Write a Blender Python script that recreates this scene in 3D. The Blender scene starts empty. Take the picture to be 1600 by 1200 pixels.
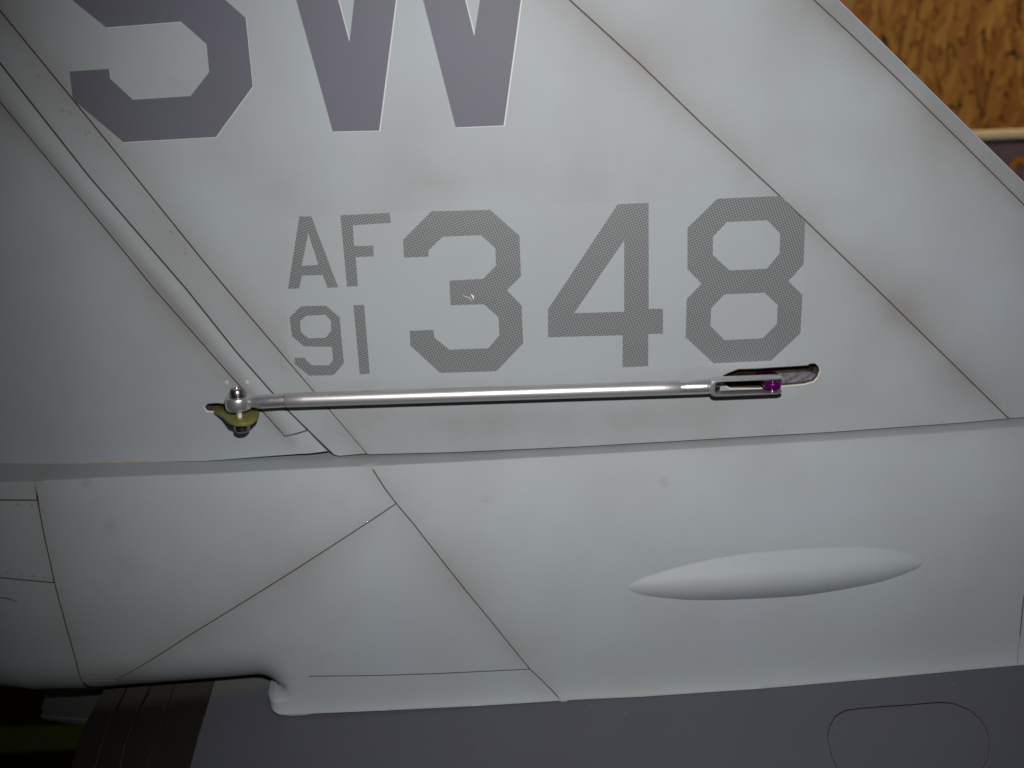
import bpy, bmesh, math, random
import numpy as np
from mathutils import Vector, Matrix
from mathutils.geometry import delaunay_2d_cdt

random.seed(7); rng = np.random.default_rng(7)
S = bpy.context.scene
COL = S.collection

# ------------------------------------------------------------------ camera
DIST, PITCH, ROLL, F = 0.40, math.radians(17.0), math.radians(2.2), 1690.0
fwd = np.array([0, math.cos(PITCH), -math.sin(PITCH)])
r0 = np.array([1.0, 0, 0]); u0 = np.array([0, math.sin(PITCH), math.cos(PITCH)])
RGT = math.cos(ROLL) * r0 - math.sin(ROLL) * u0
UPV = math.sin(ROLL) * r0 + math.cos(ROLL) * u0
CAM = -fwd * DIST
cd = bpy.data.cameras.new('camera'); cam = bpy.data.objects.new('camera', cd); COL.objects.link(cam)
M = Matrix.Identity(4)
for i in range(3):
    M[i][0], M[i][1], M[i][2], M[i][3] = RGT[i], UPV[i], -fwd[i], CAM[i]
cam.matrix_world = M
cd.sensor_width = 36; cd.lens = 36 * F / 1600; cd.clip_start = 0.01; cd.clip_end = 60
cd.dof.use_dof = True; cd.dof.focus_distance = 0.392; cd.dof.aperture_fstop = 12.5
S.camera = cam

# ------------------------------------------------------------------ world, lamps, exposure
W = bpy.data.worlds.new('World'); S.world = W; W.use_nodes = True
bg = W.node_tree.nodes['Background']; bg.inputs[0].default_value = (1.0, 0.97, 0.93, 1); bg.inputs[1].default_value = 0.024
def lamp(name, kind, loc, target, energy, color, size):
    l = bpy.data.lights.new(name, kind); l.energy = energy; l.color = color
    o = bpy.data.objects.new(name, l); COL.objects.link(o); o.location = loc
    o.rotation_euler = (Vector(target) - Vector(loc)).to_track_quat('-Z', 'Y').to_euler()
    if kind == 'SPOT': l.shadow_soft_size = size
    else: l.size = size
    return o
fl = lamp('camera_flash', 'SPOT', tuple(CAM + UPV * 0.052 + RGT * 0.012), (0.045, 0, 0.034), 6.2, (1.0, 0.985, 0.97), 0.006)
fl.data.spot_size = math.radians(81.5); fl.data.spot_blend = 1.0
lamp('workshop_lamp', 'AREA', (0.9, 0.45, 1.1), (0.62, 1.0, 0.28), 2.35, (1.0, 0.71, 0.36), 0.35)
bpy.data.lights['workshop_lamp'].spread = math.radians(80)
S.view_settings.view_transform = 'Standard'; S.view_settings.look = 'None'
S.view_settings.exposure = 0.0; S.view_settings.gamma = 1.0

# ------------------------------------------------------------------ sight lines: a traced outline is laid on the real surface it belongs to
def ray(px, py):
    d = fwd * F + RGT * (px - 800) - UPV * (py - 600)
    return d / np.linalg.norm(d)
def plane_pt(px, py, y=0.0):
    d = ray(px, py); t = (y - CAM[1]) / d[1]
    return CAM + d * t
def hit(px, py, f, y0=-0.09, y1=0.12):
    d = ray(px, py)
    ys = np.arange(y0, y1, 0.0006); t = (ys - CAM[1]) / d[1]
    xs = CAM[0] + d[0] * t; zs = CAM[2] + d[2] * t
    g = ys - f(xs, zs)
    k = np.argmax(g >= 0)
    if g[k] < 0: k = len(ys) - 1
    a, b = ys[max(k - 1, 0)], ys[k]
    for _ in range(24):
        m = (a + b) / 2; tt = (m - CAM[1]) / d[1]
        if m - f(np.array([CAM[0] + d[0] * tt]), np.array([CAM[2] + d[2] * tt]))[0] >= 0: b = m
        else: a = m
    tt = (b - CAM[1]) / d[1]
    return CAM + d * tt
def trace(pts, f):
    return [(p[0], p[2]) for p in (hit(x, y, f) for x, y in pts)]

# ------------------------------------------------------------------ materials
def mat(name):
    m = bpy.data.materials.new(name); m.use_nodes = True
    nt = m.node_tree; b = nt.nodes['Principled BSDF']
    return m, nt, b
def simple(name, col, rough=0.5, metal=0.0, noise=0.0, nscale=300, bump=0.0, spec=0.5, nrough=0.0):
    m, nt, b = mat(name)
    b.inputs['Roughness'].default_value = rough; b.inputs['Metallic'].default_value = metal
    b.inputs['Specular IOR Level'].default_value = spec
    b.inputs['Base Color'].default_value = (*col, 1)
    if noise or bump or nrough:
        tc = nt.nodes.new('ShaderNodeTexCoord'); n = nt.nodes.new('ShaderNodeTexNoise')
        n.inputs['Scale'].default_value = nscale; n.inputs['Detail'].default_value = 5
        nt.links.new(tc.outputs['Object'], n.inputs['Vector'])
        if noise:
            mx = nt.nodes.new('ShaderNodeMix'); mx.data_type = 'RGBA'
            mx.inputs[6].default_value = (*[c * (1 - noise) for c in col], 1); mx.inputs[7].default_value = (*[min(1, c * (1 + noise)) for c in col], 1)
            nt.links.new(n.outputs['Fac'], mx.inputs[0]); nt.links.new(mx.outputs[2], b.inputs['Base Color'])
        if nrough:
            mr = nt.nodes.new('ShaderNodeMapRange'); mr.inputs[3].default_value = rough - nrough; mr.inputs[4].default_value = rough + nrough
            nt.links.new(n.outputs['Fac'], mr.inputs[0]); nt.links.new(mr.outputs[0], b.inputs['Roughness'])
        if bump:
            bp = nt.nodes.new('ShaderNodeBump'); bp.inputs['Strength'].default_value = bump; bp.inputs['Distance'].default_value = 0.0004
            nt.links.new(n.outputs['Fac'], bp.inputs['Height']); nt.links.new(bp.outputs[0], b.inputs['Normal'])
    return m

def paint(name, clean, grime, speck=(0.6, 0.6, 0.6), speck_amt=0.0, rough=0.54):
    """satin model paint: clean colour, airbrushed grime from the 'grime' attribute broken up by noise, cloudy mottling, dust specks"""
    m, nt, b = mat(name); N, L = nt.nodes, nt.links
    tc = N.new('ShaderNodeTexCoord'); at = N.new('ShaderNodeAttribute'); at.attribute_name = 'grime'
    n1 = N.new('ShaderNodeTexNoise'); n1.inputs['Scale'].default_value = 22; n1.inputs['Detail'].default_value = 4
    n2 = N.new('ShaderNodeTexNoise'); n2.inputs['Scale'].default_value = 160; n2.inputs['Detail'].default_value = 6
    n3 = N.new('ShaderNodeTexNoise'); n3.inputs['Scale'].default_value = 1500; n3.inputs['Detail'].default_value = 3
    for n in (n1, n2, n3): L.new(tc.outputs['Object'], n.inputs['Vector'])
    mr = N.new('ShaderNodeMapRange'); mr.inputs[1].default_value = 0.3; mr.inputs[2].default_value = 0.7; mr.inputs[3].default_value = 0.55; mr.inputs[4].default_value = 1.25
    L.new(n1.outputs['Fac'], mr.inputs[0])
    mu = N.new('ShaderNodeMath'); mu.operation = 'MULTIPLY'; L.new(at.outputs['Fac'], mu.inputs[0]); L.new(mr.outputs[0], mu.inputs[1])
    cl = N.new('ShaderNodeMapRange'); cl.inputs[1].default_value = 0.35; cl.inputs[2].default_value = 0.75; cl.inputs[3].default_value = 0.0; cl.inputs[4].default_value = 0.30
    L.new(n1.outputs['Fac'], cl.inputs[0])
    ad = N.new('ShaderNodeMath'); ad.operation = 'ADD'; ad.use_clamp = True; L.new(mu.outputs[0], ad.inputs[0]); L.new(cl.outputs[0], ad.inputs[1])
    vs = N.new('ShaderNodeTexVoronoi'); vs.inputs['Scale'].default_value = 26
    wv = N.new('ShaderNodeMix'); wv.data_type = 'VECTOR'; wv.inputs[0].default_value = 0.006
    L.new(tc.outputs['Object'], wv.inputs[4]); L.new(n3.outputs['Color'], wv.inputs[5]); L.new(wv.outputs[1], vs.inputs['Vector'])
    vl = N.new('ShaderNodeMapRange'); vl.inputs[1].default_value = 0.02; vl.inputs[2].default_value = 0.07; vl.inputs[3].default_value = 0.4; vl.inputs[4].default_value = 0.0
    L.new(vs.outputs['Distance'], vl.inputs[0])
    vc = N.new('ShaderNodeSeparateColor'); L.new(vs.outputs['Color'], vc.inputs[0])
    vg = N.new('ShaderNodeMath'); vg.operation = 'GREATER_THAN'; vg.inputs[1].default_value = 0.72; L.new(vc.outputs[1], vg.inputs[0])
    vm = N.new('ShaderNodeMath'); vm.operation = 'MULTIPLY'; L.new(vl.outputs[0], vm.inputs[0]); L.new(vg.outputs[0], vm.inputs[1])
    va = N.new('ShaderNodeMath'); va.operation = 'ADD'; va.use_clamp = True; L.new(ad.outputs[0], va.inputs[0]); L.new(vm.outputs[0], va.inputs[1]); ad = va
    mx = N.new('ShaderNodeMix'); mx.data_type = 'RGBA'; mx.inputs[6].default_value = (*clean, 1); mx.inputs[7].default_value = (*grime, 1)
    L.new(ad.outputs[0], mx.inputs[0])
    out = mx.outputs[2]
    # faint warm and cool drift of the paint batch
    dr = N.new('ShaderNodeMix'); dr.data_type = 'RGBA'; dr.blend_type = 'MULTIPLY'; dr.inputs[0].default_value = 1.0
    rp = N.new('ShaderNodeValToRGB'); rp.color_ramp.elements[0].position = 0.35; rp.color_ramp.elements[0].color = (0.98, 0.998, 0.978, 1)
    rp.color_ramp.elements[1].position = 0.65; rp.color_ramp.elements[1].color = (0.98, 0.992, 1.02, 1)
    n4 = N.new('ShaderNodeTexNoise'); n4.inputs['Scale'].default_value = 9; n4.inputs['Detail'].default_value = 2
    L.new(tc.outputs['Object'], n4.inputs['Vector']); L.new(n4.outputs['Fac'], rp.inputs[0])
    L.new(out, dr.inputs[6]); L.new(rp.outputs[0], dr.inputs[7]); out = dr.outputs[2]
    if speck_amt:
        v = N.new('ShaderNodeTexVoronoi'); v.inputs['Scale'].default_value = 230; L.new(tc.outputs['Object'], v.inputs['Vector'])
        lt = N.new('ShaderNodeMath'); lt.operation = 'LESS_THAN'; lt.inputs[1].default_value = 0.038; L.new(v.outputs['Distance'], lt.inputs[0])
        sc = N.new('ShaderNodeMath'); sc.operation = 'GREATER_THAN'; sc.inputs[1].default_value = 1 - speck_amt
        sp = N.new('ShaderNodeSeparateColor'); L.new(v.outputs['Color'], sp.inputs[0]); L.new(sp.outputs[0], sc.inputs[0])
        mm = N.new('ShaderNodeMath'); mm.operation = 'MULTIPLY'; L.new(lt.outputs[0], mm.inputs[0]); L.new(sc.outputs[0], mm.inputs[1])
        m2 = N.new('ShaderNodeMix'); m2.data_type = 'RGBA'; L.new(mm.outputs[0], m2.inputs[0]); L.new(out, m2.inputs[6]); m2.inputs[7].default_value = (*speck, 1)
        out = m2.outputs[2]
    L.new(out, b.inputs['Base Color'])
    b.inputs['Roughness'].default_value = rough; b.inputs['Specular IOR Level'].default_value = 0.32
    bp = N.new('ShaderNodeBump'); bp.inputs['Strength'].default_value = 0.06; bp.inputs['Distance'].default_value = 0.0002
    L.new(n3.outputs['Fac'], bp.inputs['Height'])
    bp2 = N.new('ShaderNodeBump'); bp2.inputs['Strength'].default_value = 0.02; bp2.inputs['Distance'].default_value = 0.001
    L.new(n2.outputs['Fac'], bp2.inputs['Height']); L.new(bp.outputs[0], bp2.inputs['Normal']); L.new(bp2.outputs[0], b.inputs['Normal'])
    return m

PAINT = paint('light_grey_paint', (0.345, 0.375, 0.397), (0.245, 0.236, 0.226), (0.60, 0.60, 0.58), 0.012)
DARKP = paint('dark_grey_paint', (0.090, 0.091, 0.114), (0.068, 0.067, 0.076), (0.40, 0.40, 0.38), 0.16, 0.5)
LETTER = paint('dark_letter_print', (0.113, 0.112, 0.142), (0.102, 0.10, 0.120), (0.4, 0.4, 0.4), 0.02)
HALO = simple('pale_edge', (0.50, 0.51, 0.53), 0.5)
GAP = simple('dark_gap', (0.020, 0.020, 0.022), 0.8, spec=0.1)
EDGE = simple('panel_edge', (0.10, 0.094, 0.088), 0.7, spec=0.2)
RAW = simple('raw_edge', (0.68, 0.62, 0.54), 0.6, noise=0.3, nscale=900)
FILM = paint('decal_film', (0.338, 0.364, 0.384), (0.29, 0.30, 0.30), rough=0.52)
PUTTY = simple('putty', (0.36, 0.34, 0.24), 0.7, noise=0.3, nscale=500)

def pale_blend(m, col):  # mixes in a paler colour by the pale attribute
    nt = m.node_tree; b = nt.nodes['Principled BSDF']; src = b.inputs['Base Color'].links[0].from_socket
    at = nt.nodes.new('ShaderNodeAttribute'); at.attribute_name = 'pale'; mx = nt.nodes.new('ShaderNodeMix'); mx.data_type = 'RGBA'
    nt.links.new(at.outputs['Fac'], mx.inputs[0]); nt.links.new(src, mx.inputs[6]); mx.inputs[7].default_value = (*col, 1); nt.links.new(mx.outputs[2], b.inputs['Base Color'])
def halftone():
    m, nt, b = mat('halftone_print'); N, L = nt.nodes, nt.links
    tc = N.new('ShaderNodeTexCoord'); mp = N.new('ShaderNodeMapping'); mp.inputs['Rotation'].default_value = (0, math.radians(20), 0)
    L.new(tc.outputs['Object'], mp.inputs['Vector']); sp = N.new('ShaderNodeSeparateXYZ'); L.new(mp.outputs[0], sp.inputs[0])
    per = 0.00088
    def s(o):
        a = N.new('ShaderNodeMath'); a.operation = 'MULTIPLY'; a.inputs[1].default_value = 2 * math.pi / per; L.new(o, a.inputs[0])
        c = N.new('ShaderNodeMath'); c.operation = 'SINE'; L.new(a.outputs[0], c.inputs[0]); return c.outputs[0]
    p = N.new('ShaderNodeMath'); p.operation = 'ADD'; L.new(s(sp.outputs[0]), p.inputs[0]); L.new(s(sp.outputs[2]), p.inputs[1])
    mr = N.new('ShaderNodeMapRange'); mr.inputs[1].default_value = -0.9; mr.inputs[2].default_value = 1.1; L.new(p.outputs[0], mr.inputs[0])
    mx = N.new('ShaderNodeMix'); mx.data_type = 'RGBA'; mx.inputs[6].default_value = (0.096, 0.100, 0.103, 1); mx.inputs[7].default_value = (0.226, 0.238, 0.245, 1)
    L.new(mr.outputs[0], mx.inputs[0]); L.new(mx.outputs[2], b.inputs['Base Color']); b.inputs['Roughness'].default_value = 0.45
    b.inputs['Specular IOR Level'].default_value = 0.4
    return m
HALF = halftone()
ALU = simple('matt_aluminium', (0.58, 0.57, 0.575), 0.42, 0.78, noise=0.10, nscale=2500, bump=0.10, nrough=0.06)
CHROME = simple('bright_steel', (0.66, 0.65, 0.67), 0.30, 0.86, noise=0.12, nscale=900, bump=0.06, nrough=0.06)
STEEL = simple('dark_steel', (0.30, 0.28, 0.28), 0.30, 1.0, noise=0.2, nscale=1200)
FR4 = simple('glass_fibre', (0.17, 0.16, 0.045), 0.45, noise=0.35, nscale=700, bump=0.3)
FRE = simple('glass_fibre_edge', (0.05, 0.045, 0.015), 0.7)
PURPLE = simple('purple_anodised', (0.22, 0.012, 0.22), 0.30, 0.8)
HOLE = simple('slot_interior', (0.016, 0.008, 0.005), 0.8, noise=0.5, nscale=400, spec=0.1)
FILLER = simple('grey_filler', (0.15, 0.14, 0.16), 0.6, noise=0.55, nscale=1100, bump=1.0)
NOZ = simple('dark_metal_paint', (0.014, 0.012, 0.009), 0.55, noise=0.25, nscale=150, spec=0.3)

pale_blend(DARKP, (0.115, 0.125, 0.118)); pale_blend(NOZ, (0.045, 0.042, 0.032))
# ------------------------------------------------------------------ object helpers
def link(name, me, mats, parent=None, kind=None, label=None, smooth=False):
    o = bpy.data.objects.new(name, me); COL.objects.link(o)
    for m in (mats if isinstance(mats, (list, tuple)) else [mats]):
        if m: me.materials.append(m)
    if parent: o.parent = parent
    if kind: o['kind'] = kind
    if label: o['label'] = label
    if smooth: me.shade_smooth()
    return o
def thing(name, label, cat, group=None, loc=(0, 0, 0)):
    o = bpy.data.objects.new(name, None); COL.objects.link(o); o.location = loc; o.empty_display_size = 0.02
    o['label'] = label; o['category'] = cat
    if group: o['group'] = group
    return o
def area(p): return 0.5 * sum(p[i][0] * p[(i + 1) % len(p)][1] - p[(i + 1) % len(p)][0] * p[i][1] for i in range(len(p)))
def offset(poly, ds):
    """poly CCW, ds[i] inset of edge i -> i+1"""
    n = len(poly); out = []
    for i in range(n):
        p0, p1, p2 = (np.array(poly[(i - 1) % n]), np.array(poly[i]), np.array(poly[(i + 1) % n]))
        e0 = (p1 - p0) / (np.linalg.norm(p1 - p0) + 1e-12); e1 = (p2 - p1) / (np.linalg.norm(p2 - p1) + 1e-12)
        n0 = np.array([-e0[1], e0[0]]); n1 = np.array([-e1[1], e1[0]])
        d0, d1 = ds[(i - 1) % n], ds[i]
        cr = e0[0] * e1[1] - e0[1] * e1[0]
        if abs(cr) < 0.12: q = p1 + (n0 + n1) / 2 * (d0 + d1) / 2
        else:
            a = p0 + n0 * d0; b = p1 + n1 * d1
            t = ((b - a)[0] * e1[1] - (b - a)[1] * e1[0]) / cr
            q = a + e0 * t
        out.append((q[0], q[1]))
    return out
def inside(P, poly):
    x, y = P[:, 0], P[:, 1]; r = np.zeros(len(P), bool); n = len(poly)
    for i in range(n):
        (x1, y1), (x2, y2) = poly[i], poly[(i + 1) % n]
        c = ((y1 > y) != (y2 > y))
        xi = (x2 - x1) * (y - y1) / ((y2 - y1) if y2 != y1 else 1e-12) + x1
        r ^= c & (x < xi)
    return r
def segdist(P, pts, closed=True):
    d = np.full(len(P), 1e9); n = len(pts)
    for i in range(n if closed else n - 1):
        a = np.array(pts[i]); b = np.array(pts[(i + 1) % n]); ab = b - a; L2 = ab @ ab + 1e-15
        t = np.clip(((P - a) @ ab) / L2, 0, 1)
        d = np.minimum(d, np.linalg.norm(P - (a + t[:, None] * ab), axis=1))
    return d
def densify(poly, step, ds=None):
    out, od = [], []
    for i in range(len(poly)):
        a, b = np.array(poly[i]), np.array(poly[(i + 1) % len(poly)])
        k = max(1, int(math.ceil(np.linalg.norm(b - a) / step)))
        for j in range(k):
            out.append(tuple(a + (b - a) * j / k)); od.append(ds[i] if ds is not None else 0)
    return out, od
def grad_normals(f, x, z, e=1e-5):
    fx = (f(x + e, z) - f(x - e, z)) / (2 * e); fz = (f(x, z + e) - f(x, z - e)) / (2 * e)
    n = np.stack([fx, -np.ones_like(fx), fz], 1)
    return n / np.linalg.norm(n, axis=1)[:, None]
GRIME = []      # (polyline in x,z ; strength ; reach)
def grime_at(P):
    g = np.zeros(len(P))
    for pl, w, s in GRIME: g = np.maximum(g, w * np.exp(-segdist(P, pl, False) / s)) + 0.15 * w * np.exp(-segdist(P, pl, False) / (2.5 * s))
    return np.clip(g, 0, 1)

def unwarp(warp, x, w, lo=-0.4, hi=0.3):
    a = np.full_like(x, lo); b = np.full_like(x, hi)
    for _ in range(40):
        m = (a + b) / 2; up_ = warp(x, m) < w
        a = np.where(up_, m, a); b = np.where(up_, b, m)
    return (a + b) / 2
def pale_at(T):  # paler above a curve below the fairing, with a soft border
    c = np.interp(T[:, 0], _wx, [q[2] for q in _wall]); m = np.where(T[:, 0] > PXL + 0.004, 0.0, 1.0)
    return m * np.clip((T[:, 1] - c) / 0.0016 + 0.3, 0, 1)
def panel(name, poly, f, parent, m, gaps=0.00022, depth=0.0012, spacing=0.004, holes=(), lift=0.0, extra=None, zs=1.0, warp=None, cham=0.00018, label=None, edge=None, step=None, wall=True, flange=0.0004, own_normals=False):
    """one sheet of skin with its own edges: a traced outline in x,z laid over the surface y = f(x,z)"""
    poly = list(poly)
    ds = [gaps] * len(poly) if not isinstance(gaps, (list, tuple)) else list(gaps)
    if area(poly) < 0:
        poly = poly[::-1]; ds = [ds[(len(poly) - 2 - i) % len(poly)] for i in range(len(poly))]
    poly, ds = densify(poly, step or spacing * 1.2, ds)
    loops = [(poly, ds)]
    for h in holes:
        h = list(h)
        if area(h) > 0: h = h[::-1]
        h, hd = densify(h, 0.002, [0.00005] * len(h)); loops.append((h, hd))
    outer = [offset(p, d) for p, d in loops]
    inner = [offset(p, [(x + (cham if i == 0 else 2.8 * cham)) if x > 0 else 0 for x in d]) for i, (p, d) in enumerate(loops)]
    V2 = []; E = []
    for lp in inner:
        b0 = len(V2); V2 += lp; E += [(b0 + i, b0 + (i + 1) % len(lp)) for i in range(len(lp))]
    if warp:
        W_ = lambda L: [(a, b) for a, b in zip([q[0] for q in L], warp(np.array([q[0] for q in L]), np.array([q[1] for q in L])))]
        o_in = inner; inner = [W_(q) for q in inner]; V2 = [q for lp in inner for q in lp]
    pa = np.array(inner[0]); x0, z0 = pa.min(0); x1, z1 = pa.max(0)
    gx = np.arange(x0, x1, spacing); gz = np.arange(z0, z1, spacing / zs * 0.87)
    G = np.array([(a + (k % 2) * spacing / 2, b) for k, b in enumerate(gz) for a in gx] or [(0, 0)])
    if extra is not None: G = np.vstack([G, extra])
    keep = inside(G, inner[0])
    for lp in inner[1:]: keep &= ~inside(G, lp)
    G = G[keep]
    if len(G):
        sc = np.array([1.0, zs]); dm = np.full(len(G), 1e9)
        for lp in inner: dm = np.minimum(dm, segdist(G * sc, np.array(lp) * sc))
        lim = 0.35 * spacing if extra is None else 0.00025
        G = G[dm > lim]
    V2 = [Vector((a * 1000, b * 1000 * zs)) for a, b in V2] + [Vector((a * 1000, b * 1000 * zs)) for a, b in G]
    v, _, fc, *_ = delaunay_2d_cdt(V2, E, [], 0, 1e-4)
    T = np.array([(p.x / 1000, p.y / 1000 / zs) for p in v])
    cen = np.array([T[list(q)].mean(0) for q in fc])
    ok = inside(cen, inner[0])
    for lp in inner[1:]: ok &= ~inside(cen, lp)
    faces = [list(q) for q, k in zip(fc, ok) if k]
    if warp:
        T[:, 1] = unwarp(warp, T[:, 0], T[:, 1]); inner = o_in
    Y = f(T[:, 0], T[:, 1]) - lift
    verts = [(T[i, 0], Y[i], T[i, 1]) for i in range(len(T))]
    nor = list(map(tuple, grad_normals(f, T[:, 0], T[:, 1])))
    mi = [0] * len(faces)
    # faces must look towards -y
    for q in faces:
        a, b, c = (T[q[0]], T[q[1]], T[q[2]])
        if (b[0] - a[0]) * (c[1] - a[1]) - (b[1] - a[1]) * (c[0] - a[0]) < 0: q.reverse()
    gr = list(grime_at(T))
    if wall:
        for (lp, d), oi, ii in zip(loops, outer, inner):
            n = len(lp); oi_a = np.array(oi); ii_a = np.array(ii)
            yo = f(oi_a[:, 0], oi_a[:, 1]) - lift; yi = f(ii_a[:, 0], ii_a[:, 1]) - lift
            b0 = len(verts)
            for i in range(n): verts.append((ii[i][0], yi[i], ii[i][1]))
            for i in range(n): verts.append((oi[i][0], yo[i] + cham * 0.8, oi[i][1]))
            for i in range(n): verts.append((oi[i][0], yo[i] + depth, oi[i][1]))
            for i in range(n):
                p, q = np.array(lp[i - 1]), np.array(lp[(i + 1) % n]); t = q - p; t = t / (np.linalg.norm(t) + 1e-12)
                nor.append((t[1] * 0.6, -0.8, -t[0] * 0.6))
            for _ in range(2):
                for i in range(n):
                    p, q = np.array(lp[i - 1]), np.array(lp[(i + 1) % n]); t = q - p; t = t / (np.linalg.norm(t) + 1e-12)
                    nor.append((t[1], 0.0, -t[0]))
            gr += [0.8] * (3 * n)
            f0 = len(verts); lpa = np.array(lp)
            if flange and lp is poly:
                yl = f(lpa[:, 0], lpa[:, 1]) - lift + flange
                yo2 = yo + flange
                for i in range(n): verts.append((oi[i][0], yo2[i], oi[i][1])); nor.append((0, -1, 0))
                for i in range(n): verts.append((lp[i][0], yl[i], lp[i][1])); nor.append((0, -1, 0))
                gr += [1.0] * (2 * n)
                for i in range(n):
                    if d[i] > 0:
                        j = (i + 1) % n; faces.append([f0 + i, f0 + n + i, f0 + n + j, f0 + j]); mi.append(2 if edge is not None else 1)
            for i in range(n):
                j = (i + 1) % n
                if d[i] > 0:
                    faces.append([b0 + i, b0 + n + i, b0 + n + j, b0 + j]); mi.append(0 if edge is None or lp is poly else 1)
                faces.append([b0 + n + i, b0 + 2 * n + i, b0 + 2 * n + j, b0 + n + j]); mi.append(2 if edge is not None else 1)
    me = bpy.data.meshes.new(name); me.from_pydata(verts, [], faces)
    at = me.attributes.new('grime', 'FLOAT', 'POINT'); at.data.foreach_set('value', np.array(gr, np.float32))
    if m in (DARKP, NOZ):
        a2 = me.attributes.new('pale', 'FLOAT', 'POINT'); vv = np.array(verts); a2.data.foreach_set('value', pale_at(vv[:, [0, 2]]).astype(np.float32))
    o = link(name, me, [m, edge, EDGE] if edge is not None else [m, EDGE], parent, label=label)
    me.polygons.foreach_set('material_index', mi)
    me.shade_smooth()
    nv = np.array(nor, float); nv /= np.linalg.norm(nv, axis=1)[:, None]
    if not own_normals: me.normals_split_custom_set_from_vertices([tuple(a) for a in nv])
    return o

def prism(name, poly, y0, y1, m, parent=None, label=None, axis='y'):
    """closed plate: outline in x,z between two depths (or in x,y between two heights)"""
    poly = list(poly)
    if area(poly) < 0: poly = poly[::-1]
    bm = bmesh.new(); n = len(poly)
    mk = (lambda a, b, c: (a, c, b)) if axis == 'y' else (lambda a, b, c: (a, b, c))
    A = [bm.verts.new(mk(a, b, y0)) for a, b in poly]; B = [bm.verts.new(mk(a, b, y1)) for a, b in poly]
    bm.faces.new(A); bm.faces.new(B[::-1])
    for i in range(n): bm.faces.new([A[i], B[i], B[(i + 1) % n], A[(i + 1) % n]])
    bmesh.ops.recalc_face_normals(bm, faces=bm.faces)
    me = bpy.data.meshes.new(name); bm.to_mesh(me); bm.free()
    return link(name, me, m, parent, label=label)
def bevel(o, w, seg=2):
    md = o.modifiers.new('bevel', 'BEVEL'); md.width = w; md.segments = seg; md.limit_method = 'ANGLE'; md.angle_limit = math.radians(40)
    o.data.shade_smooth(); return o
def lathe(name, prof, p0, axis, m, parent=None, n=40, label=None, xdir=None, mod=None, sharp=35):
    """revolve (distance along axis, radius) about the axis through p0"""
    ax = Vector(axis).normalized(); t = Vector(xdir) if xdir is not None else Vector((0, 0, 1)) if abs(ax.z) < 0.9 else Vector((1, 0, 0))
    e1 = (t - ax * t.dot(ax)).normalized(); e2 = ax.cross(e1)
    bm = bmesh.new(); rings = []
    for h, r in prof:
        ring = []
        for k in range(n):
            a = 2 * math.pi * k / n; rr = r * (mod(a, h) if mod else 1)
            ring.append(bm.verts.new(Vector(p0) + ax * h + e1 * (rr * math.cos(a)) + e2 * (rr * math.sin(a))))
        rings.append(ring)
    for a, b in zip(rings, rings[1:]):
        for k in range(n): bm.faces.new([a[k], a[(k + 1) % n], b[(k + 1) % n], b[k]])
    bm.faces.new(rings[0][::-1]); bm.faces.new(rings[-1])
    bmesh.ops.recalc_face_normals(bm, faces=bm.faces)
    me = bpy.data.meshes.new(name); bm.to_mesh(me); bm.free()
    me.shade_smooth(); me.set_sharp_from_angle(angle=math.radians(sharp))
    return link(name, me, m, parent, label=label)

# ------------------------------------------------------------------ traced lines of the photograph
def ext(pts, y): # prolong a polyline upwards to picture height y
    (x0, y0), (x1, y1) = pts[0], pts[1]
    return [(x0 + (x1 - x0) * (y - y0) / (y1 - y0), y)] + list(pts)
TOP = -330
L3 = ext([(0, 17), (109, 150), (187, 246), (311, 400), (354, 452), (574, 709.5)], TOP)
L2 = ext([(0, 99), (139, 276), (246, 400), (291, 452), (369, 550), (452, 644), (521, 711)], TOP)
L1 = ext([(0, 160), (199, 400), (240, 451), (375, 604), (445, 682)], TOP)
F1 = ext([(890, 0), (1000, 100), (1094, 191), (1216, 304), (1369, 451), (1572, 650), (1577, 655)], TOP)
F2 = ext([(1272, 0), (1320, 44.6), (1400, 121), (1500, 220), (1580, 300), (1600, 320), (1760, 486), (1910, 638)], TOP)
LE = ext([(1309, 0), (1394, 83), (1472, 160.5), (1529, 216.5), (1600, 286), (1790, 476), (1950, 636)], TOP)
FINB = [(521, 711), (530, 713.5), (574, 711), (711, 707.5), (900, 699), (1050, 690.5), (1200, 681.5), (1300, 676), (1400, 669), (1500, 662.5), (1577, 656), (1700, 647.5), (1910, 632), (1950, 629)]
RUDB = [(-140, 731), (0, 730), (101, 729), (180, 724), (322, 721.5), (431, 713), (514, 705.5)]

flat = lambda x, z: np.zeros_like(x)
def xz(pts, y=0.0): return [(p[0], p[2]) for p in (plane_pt(a, b, y) for a, b in pts)]
def linedist(p0, p1):
    a = np.array(p0); b = np.array(p1); t = (b - a) / np.linalg.norm(b - a); n = np.array([t[1], -t[0]])
    return lambda x, z: (x - a[0]) * n[0] + (z - a[1]) * n[1]
_le = xz([(1309, 0), (1600, 286)], 0.0065); _l2 = xz([(0, 99), (500, 690)])
d_le = linedist(_le[1], _le[0])          # positive inside (left of the leading edge)
if d_le(np.array([0.0]), np.array([0.0]))[0] < 0: _q = d_le; d_le = lambda x, z: -_q(x, z)
d_l2 = linedist(_l2[0], _l2[1])          # positive towards the rudder
if d_l2(np.array([-0.3]), np.array([-0.1]))[0] < 0: _r = d_l2; d_l2 = lambda x, z: -_r(x, z)
def f_fin(x, z):
    u = d_le(x, z); c = lambda L: np.maximum(0, 1 - u / L) ** 2
    return 0.0020 * c(0.0085) + 0.0045 * c(0.12)
def f_rud(x, z):
    v = d_l2(x, z); w = 0.0098; t = np.clip(v / w, 0, 1)
    return 0.0003 - 0.0006 * np.sin(math.pi * t ** 1.5) ** 1.2 + 0.055 * np.maximum(0, v - w) + 0.00035 * np.exp(-np.maximum(v, 0) / 0.0009)

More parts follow.
